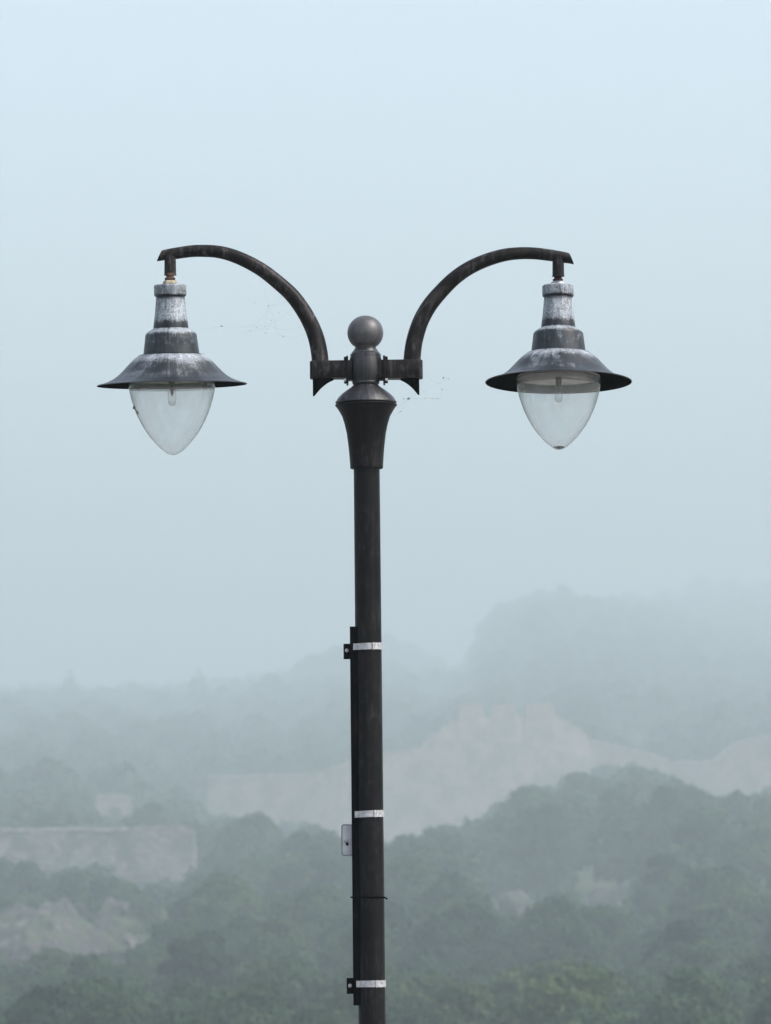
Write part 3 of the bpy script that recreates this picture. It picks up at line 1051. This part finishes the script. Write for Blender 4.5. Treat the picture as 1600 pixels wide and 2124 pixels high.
crag(-60, 212, 1872, 1995, 374, 'wide streaked grey cliff at the left edge of the photo, below the terrace wall', 2.0, None, 7, 60, 34, 1.0)
crag(120, 342, 1836, 1965, 388, 'jagged pale rock face rising behind the streaked grey cliff', 21.0, None, 7, 54, 34, 1.0)
crag(1035, 1102, 1842, 1872, 445, 'pale bare rock patch among the trees, nearer the lamp pole', 5.0, 'bare rocks among the trees right of the pole', 3, 20, 12)
crag(1222, 1285, 1835, 1872, 450, 'pale bare rock patch among the trees, farther right of the pole', 9.0, 'bare rocks among the trees right of the pole', 3, 20, 12)
crag(1305, 1336, 1508, 1542, 895, 'single small pale rock above the sloping ruined wall', 14.0, None, 3, 14, 10)

# ------------------------------------------------------------------ trees
LEAF = [mat_leaf('broad_foliage', (.016, .034, .018), (.050, .086, .040)),
        mat_leaf('dark_foliage', (.011, .024, .016), (.036, .066, .036)),
        mat_leaf('bright_foliage', (.026, .046, .020), (.075, .112, .048))]
BARK = mat_plain('bark', (.07, .055, .045), .9, 0, .35, 6, .2)


def crown_arrays(kind, nleaf, leaf, seed):
    """leaf clumps of a tree of height 1; returns verts (4 per leaf) and tint"""
    g = np.random.default_rng(seed)
    lobes = []
    if kind == 'conifer':
        for k in range(22):
            t = k / 21
            z = .16 + .80 * t
            rad = .24 * (1 - t) ** .8 + .02
            for q in range(max(1, int(7 * (1 - t) + 1))):
                a = g.uniform(0, 6.28)
                lobes.append((rad * .75 * math.cos(a), rad * .75 * math.sin(a), z + g.uniform(-.02, .02), rad * .42 + .02, .05 + .02 * (1 - t)))
    else:
        wid, lo = (.30, .30) if kind == 'broad' else (.20, .22)
        nl = 26 if kind == 'broad' else 22
        for k in range(nl):
            t = (k + .5) / nl
            z = lo + (.93 - lo) * t
            env = wid * (math.sin(math.pi * (.18 + .80 * t)) ** .6)
            a = k * 2.4 + g.uniform(-.5, .5)
            rr = env * g.uniform(.45, 1.02)
            sz = g.uniform(.085, .15) * (1.1 if kind == 'broad' else .85)
            lobes.append((rr * math.cos(a), rr * math.sin(a), z + g.uniform(-.05, .05), sz, sz * g.uniform(.65, .9)))
        lobes.append((0, 0, .55, wid * .75, .22))
    lobes = np.array(lobes)
    w = lobes[:, 3] ** 2
    idx = g.choice(len(lobes), nleaf, p=w / w.sum())
    dirs = g.normal(size=(nleaf, 3)); dirs /= np.linalg.norm(dirs, axis=1)[:, None]
    dirs[:, 2] = np.where(dirs[:, 2] < -.35, -dirs[:, 2] * .6, dirs[:, 2])
    rad = g.uniform(.72, 1.08, nleaf)
    c = np.empty((nleaf, 3))
    c[:, 0] = lobes[idx, 0] + dirs[:, 0] * lobes[idx, 3] * rad
    c[:, 1] = lobes[idx, 1] + dirs[:, 1] * lobes[idx, 3] * rad
    c[:, 2] = lobes[idx, 2] + dirs[:, 2] * lobes[idx, 4] * rad
    nrm = dirs + g.normal(size=(nleaf, 3)) * .55
    nrm /= np.linalg.norm(nrm, axis=1)[:, None]
    t1 = np.cross(nrm, g.normal(size=(nleaf, 3))); t1 /= np.linalg.norm(t1, axis=1)[:, None]
    t2 = np.cross(nrm, t1)
    sz = leaf * g.uniform(.6, 1.35, nleaf)[:, None]
    t1 = t1 * sz; t2 = t2 * sz * .7
    v = np.stack([c - t1, c - t2 + nrm * sz * .15, c + t1, c + t2 + nrm * sz * .15], axis=1).reshape(-1, 3)
    lobe_t = g.uniform(0, 1, len(lobes))
    tint = np.clip(.75 * lobe_t[idx] + .25 * g.uniform(0, 1, nleaf), 0, 1)
    return v.astype(np.float32), np.repeat(tint, 4).astype(np.float32)


def quads_mesh(name, v, tint, mat):
    nq = len(v) // 4
    me = bpy.data.meshes.new(name)
    me.vertices.add(len(v)); me.vertices.foreach_set('co', v.ravel())
    me.loops.add(nq * 4); me.loops.foreach_set('vertex_index', np.arange(nq * 4, dtype=np.int32))
    me.polygons.add(nq); me.polygons.foreach_set('loop_start', np.arange(0, nq * 4, 4, dtype=np.int32))
    me.polygons.foreach_set('loop_total', np.full(nq, 4, dtype=np.int32)) if bpy.app.version < (4, 1, 0) else None
    a = me.attributes.new('tint', 'FLOAT', 'POINT'); a.data.foreach_set('value', tint)
    me.update(calc_edges=True); me.validate()
    me.materials.append(mat)
    return me


def trunk_mesh(kind, seed):
    g = random.Random(seed)
    m = MB()
    top = .75 if kind != 'conifer' else .93
    pts = [(0, 0, -.08), (.006, 0, .1), (g.uniform(-.02, .02), g.uniform(-.02, .02), .35), (g.uniform(-.03, .03), g.uniform(-.03, .03), top)]
    m.tube(catmull([Vector(p) for p in pts], 4), [.032 - .026 * i / 12 for i in range(13)], 8)
    if kind != 'conifer':
        for k in range(6):
            a = k * 1.1 + g.uniform(-.3, .3)
            z = .24 + .07 * k
            ln = g.uniform(.14, .22)
            m.tube([(0, 0, z), (ln * .5 * math.cos(a), ln * .5 * math.sin(a), z + .08), (ln * math.cos(a), ln * math.sin(a), z + .19)], [.013, .009, .004], 6)
    me_o = m.build('trunk', BARK)
    me = me_o.data
    bpy.data.objects.remove(me_o)
    return me


KINDS = [('broad', 0, 21), ('broad', 0, 22), ('broad', 2, 23), ('broad', 1, 24), ('upright', 1, 25), ('upright', 0, 26), ('conifer', 1, 27)]
CROWN, TRUNK = [], []
for kd, mi, sd in KINDS:
    v, t = crown_arrays(kd, 7000 if kd != 'conifer' else 5000, .0205 if kd != 'conifer' else .021, sd)
    CROWN.append(quads_mesh('crown', v, t, LEAF[mi]))
    TRUNK.append(trunk_mesh(kd, sd))
FAR = [crown_arrays(kd, 150, .11, sd + 90) for kd, mi, sd in KINDS]
LOW = [crown_arrays(kd, 480, .062, sd + 50) for kd, mi, sd in KINDS]

cands = []          # (x, y, z, height, kind, named)


def bottom_at(poly, px):
    if px < poly[0][0] or px > poly[-1][0]: return None
    for (a, b) in zip(poly[:-1], poly[1:]):
        if a[0] <= px <= b[0]:
            return a[1] + (b[1] - a[1]) * (px - a[0]) / (b[0] - a[0] + 1e-9)


def blocked(x, y, z, h, kind, soft=False):
    wid = {'broad': .40, 'upright': .29, 'conifer': .25}[KINDS[kind][0]] * h
    pxa, _ = pix(x - wid, y, z); pxb, _ = pix(x + wid, y, z)
    _, top = pix(x, y, z + h * 1.0)
    for fd, poly, deep, soft_ in protect:
        if soft and soft_: continue
        fd = dm(fd)
        if y < fd + deep * HS:
            for k in range(7):
                q = pxa + (pxb - pxa) * k / 6
                yb_ = bottom_at(poly, q)
                if yb_ is None: continue
                arch = (1 - (abs(k - 3) / 3) ** 2 * .35)
                if y > fd - 3: return True
                if pix(x, y, z + h * arch)[1] < yb_: return True
    return False


# explicit trees of the two crest lines (photo x, photo y of the top, distance, kind)
CREST = [(996, 1334, 1437, 4), (1020, 1284, 1445, 5), (1050, 1250, 1455, 3), (1086, 1266, 1427, 4), (1114, 1224, 1463, 0), (1146, 1242, 1447, 5), (1170, 1214, 1455, 4), (1202, 1258, 1439, 3), (1232, 1244, 1449, 5), (1262, 1298, 1459, 0), (1292, 1322, 1429, 4), (10, 1432, 1273, 1), (62, 1428, 1247, 3), (148, 1388, 1234, 6), (205, 1446, 1247, 0), (262, 1456, 1220, 3), (318, 1484, 1208, 0), (352, 1466, 1208, 4), (420, 1386, 1208, 6), (452, 1424, 1220, 4), (500, 1440, 1195, 3),
         (558, 1400, 1195, 0), (604, 1440, 1272, 3), (648, 1358, 1368, 3), (700, 1344, 1381, 0), (740, 1338, 1381, 3), (805, 1318, 1612, 0), (852, 1332, 1612, 3), (900, 1358, 1597, 1), (940, 1404, 1368, 4), (968, 1424, 1354, 0),
         (1335, 1290, 1747, 0), (1385, 1222, 1840, 3), (1445, 1196, 1840, 0), (1510, 1200, 1840, 1), (1575, 1208, 1840, 3), (1630, 1214, 1840, 0)]
for px, py, d, kd in CREST:
    d = dm(d)
    p = P(px, py, d)
    gz = ground_z(p.x, d)
    h = max(p.z - gz, 6.0 * HS)
    hh = min(h, 26.0 * HS)
    cands.append((p.x, d, p.z - hh, hh, kd, True))

y = dm(196)
while y < dm(1790):
    q = y / HS
    sp = HS * (4.3 + 4.2 * min(1, max(0, (q - 150) / 450)) + 4.5 * min(1, max(0, (q - 720) / 700)))
    half = y * 1060 / FPX + 4
    x = -half
    while x < half:
        xx = x + random.uniform(-.45, .45) * sp
        yy = y + random.uniform(-.45, .45) * sp
        x += sp
        if random.random() < .07: continue
        gz = ground_z(xx, yy)
        kd = random.choices(range(7), (20, 18, 12, 16, 8, 8, 5))[0]
        if q < 420 and kd == 6: kd = 2
        h = random.uniform(.8, 1.3) * HS * (4.6 + 4.2 * min(1, max(0, (q - 140) / 500)) + 3.6 * min(1, max(0, (q - 720) / 700)))
        ok = False
        for sc_ in (1.0, .75, .5):
            if not blocked(xx, yy, gz, h * sc_, kd):
                ok = True; h *= sc_; break
        if not ok and random.random() < .22 and not blocked(xx, yy, gz, h * .32, kd, True):
            ok = True; h *= random.uniform(.22, .36)
        if ok: cands.append((xx, yy, gz - .25, h, kd, False))
    y += sp * .86

# the wood goes on to both sides of what the photograph shows
side_rng = random.Random(5)
sides = []
y = dm(196)
while y < dm(1790):
    q = y / HS
    sp = HS * (7 + 5 * min(1, max(0, (q - 150) / 450)) + 7 * min(1, max(0, (q - 720) / 700)))
    x0, x1 = y * 1060 / FPX + 6, 20 + .36 * y
    for sgn in (-1, 1):
        x = x0
        while x < x1:
            xx = sgn * (x + side_rng.uniform(-.4, .4) * sp)
            yy = y + side_rng.uniform(-.4, .4) * sp
            x += sp
            kd = side_rng.choices(range(7), (20, 18, 12, 16, 8, 8, 5))[0]
            h = side_rng.uniform(.85, 1.35) * HS * (5.4 + 4.2 * min(1, max(0, (q - 140) / 500)) + 4.5 * min(1, max(0, (q - 720) / 700)))
            gz = ground_z(xx, yy)
            if not blocked(xx, yy, gz, h, kd): sides.append((xx, yy, gz - .25, h, kd, None))
    y += sp * .9

# the 300 that show largest become single trees, the rest one far-off wood
def in_view(c):
    px, top = pix(c[0], c[1], c[2] + c[3])
    _, bt = pix(c[0], c[1], c[2] + c[3] * .3)
    w = FPX * .3 * c[3] / c[1]
    return -w < px < 1600 + w and top < 2124 - 6 and bt > 1100


vis = [c for c in cands if in_view(c)]
named = [c for c in vis if c[5]]
rest_v = sorted([c for c in vis if not c[5]], key=lambda c: -c[3] / c[1])
single = named + rest_v[:max(0, 296 - len(named))]
sset = set(id(c) for c in single)
mass = [c for c in cands if id(c) not in sset]

KN = {'broad': 'broad round-crowned', 'upright': 'slender upright', 'conifer': 'pointed dark conifer-like'}
OBJN = {'broad': 'broadleaf_tree', 'upright': 'slender_tree', 'conifer': 'conifer_tree'}


def zone(c):
    px, py = pix(c[0], c[1], c[2] + c[3] * .6)
    sd = 'left' if px < 768 else 'right'
    if c[5]: return 'fading on the foggy crest, %s of the pole' % sd
    if c[1] < dm(300): return 'at the slope bottom, %s of the pole' % sd
    if c[1] < dm(420): return 'on the lower slope, %s of the pole' % sd
    return 'higher up the slope, %s of the pole' % sd


HUE = {0: 'green', 1: 'dusky dark', 2: 'light green'}
for c in single:
    kd = KINDS[c[4]][0]
    root = empty(OBJN[kd], (c[0], c[1], c[2]), (R(random.uniform(-3, 3)), R(random.uniform(-3, 3)), random.uniform(0, 6.28)))
    w = random.uniform(.92, 1.18)
    root.scale = (c[3] * w, c[3] * w * random.uniform(.92, 1.08), c[3])
    hue = HUE[KINDS[c[4]][1]]
    z_ = zone(c)
    kn = 'pointed dark tree' if kd == 'conifer' else '%s %s tree' % (KN[kd], hue)
    tag(root, kn + ' ' + z_, 'tree', ('%s trees ' % (KN[kd] + ' ' + hue)) + z_)
    for nm, me in (('trunk', TRUNK[c[4]]), ('crown', CROWN[c[4]])):
        o = bpy.data.objects.new(nm, me); COL.objects.link(o); o.parent = root

for mi in range(1):
    vv, tt, mids = [], [], []
    for c in mass + sides:
        v, t = (LOW if c[5] is not None or c[1] < dm(480) else FAR)[c[4]]
        a = random.uniform(0, 6.28); ca, sa = math.cos(a), math.sin(a)
        q = v.copy()
        q[:, 0] = (v[:, 0] * ca - v[:, 1] * sa) * c[3] * 1.05 + c[0]
        q[:, 1] = (v[:, 0] * sa + v[:, 1] * ca) * c[3] * 1.05 + c[1]
        q[:, 2] = v[:, 2] * c[3] + c[2]
        vv.append(q); tt.append(np.clip(t * .55 + random.uniform(0, .45), 0, 1))
    me = quads_mesh('far_woods', np.concatenate(vv), np.concatenate(tt).astype(np.float32), LEAF[0])
    o = bpy.data.objects.new('far_woods', me); COL.objects.link(o)
    tag(o, 'far wood of small fogbound trees covering the upper hillside', 'woods', None, 'stuff')
print('TREES', len(cands), 'visible', len(vis), 'single', len(single), 'mass', len(mass), 'sides', len(sides))

# ------------------------------------------------------------------ air
FOG = .00147 / HS
t = NT('mist')
pv = t.n('ShaderNodeVolumePrincipled')
pv.inputs['Color'].default_value = (.53, .615, .645, 1)
pv.inputs['Density'].default_value = FOG
pv.inputs['Anisotropy'].default_value = 0.1
t.l(pv.outputs[0], t.out.inputs['Volume'])
zt = 165.0 * HS
m = MB()
m.box((-1750 * HS, -80, -30 * HS), (1750 * HS, 2750 * HS, zt))
hz = m.build('haze', t.m, None, False)
tag(hz, kind='stuff')
hz['label'] = 'even pale blue-grey mist filling the air over the hillside'
hz['category'] = 'mist'

# ------------------------------------------------------------------ light
world = bpy.data.worlds.new('World')
scene.world = world
world.use_nodes = True
wt = world.node_tree
wt.nodes.clear()
SUN_EL, SUN_AZ = R(50), R(112)            # sun behind thick cloud, high to the right behind the camera
sky = wt.nodes.new('ShaderNodeTexSky')
sky.sky_type = 'NISHITA'
sky.sun_disc = False
sky.sun_elevation = SUN_EL
sky.sun_rotation = SUN_AZ
sky.air_density = 1.0
sky.dust_density = 4.0
sky.ozone_density = 1.0
hs = wt.nodes.new('ShaderNodeHueSaturation')
hs.inputs['Saturation'].default_value = .64
bg = wt.nodes.new('ShaderNodeBackground')
bg.inputs['Strength'].default_value = .145
wo = wt.nodes.new('ShaderNodeOutputWorld')
wt.links.new(sky.outputs[0], hs.inputs['Color'])
wt.links.new(hs.outputs[0], bg.inputs['Color'])
wt.links.new(bg.outputs[0], wo.inputs['Surface'])
sd = bpy.data.lights.new('sun', 'SUN')
sd.energy = 1.5
sd.angle = R(25)
sd.color = (1.0, .97, .93)
so = bpy.data.objects.new('sun', sd); COL.objects.link(so)
dirv = Vector((math.sin(SUN_AZ) * math.cos(SUN_EL), math.cos(SUN_AZ) * math.cos(SUN_EL), math.sin(SUN_EL)))
so.rotation_euler = dirv.to_track_quat('Z', 'Y').to_euler()
so.location = (0, 0, 60)

# ------------------------------------------------------------------ render
scene.view_settings.view_transform = 'Standard'
scene.view_settings.look = 'None'
scene.view_settings.exposure = 1.40
scene.view_settings.gamma = 1.0
scene.render.engine = 'CYCLES'
scene.cycles.use_denoising = True
scene.cycles.max_bounces = 10
scene.cycles.transparent_max_bounces = 16
scene.cycles.volume_bounces = 2
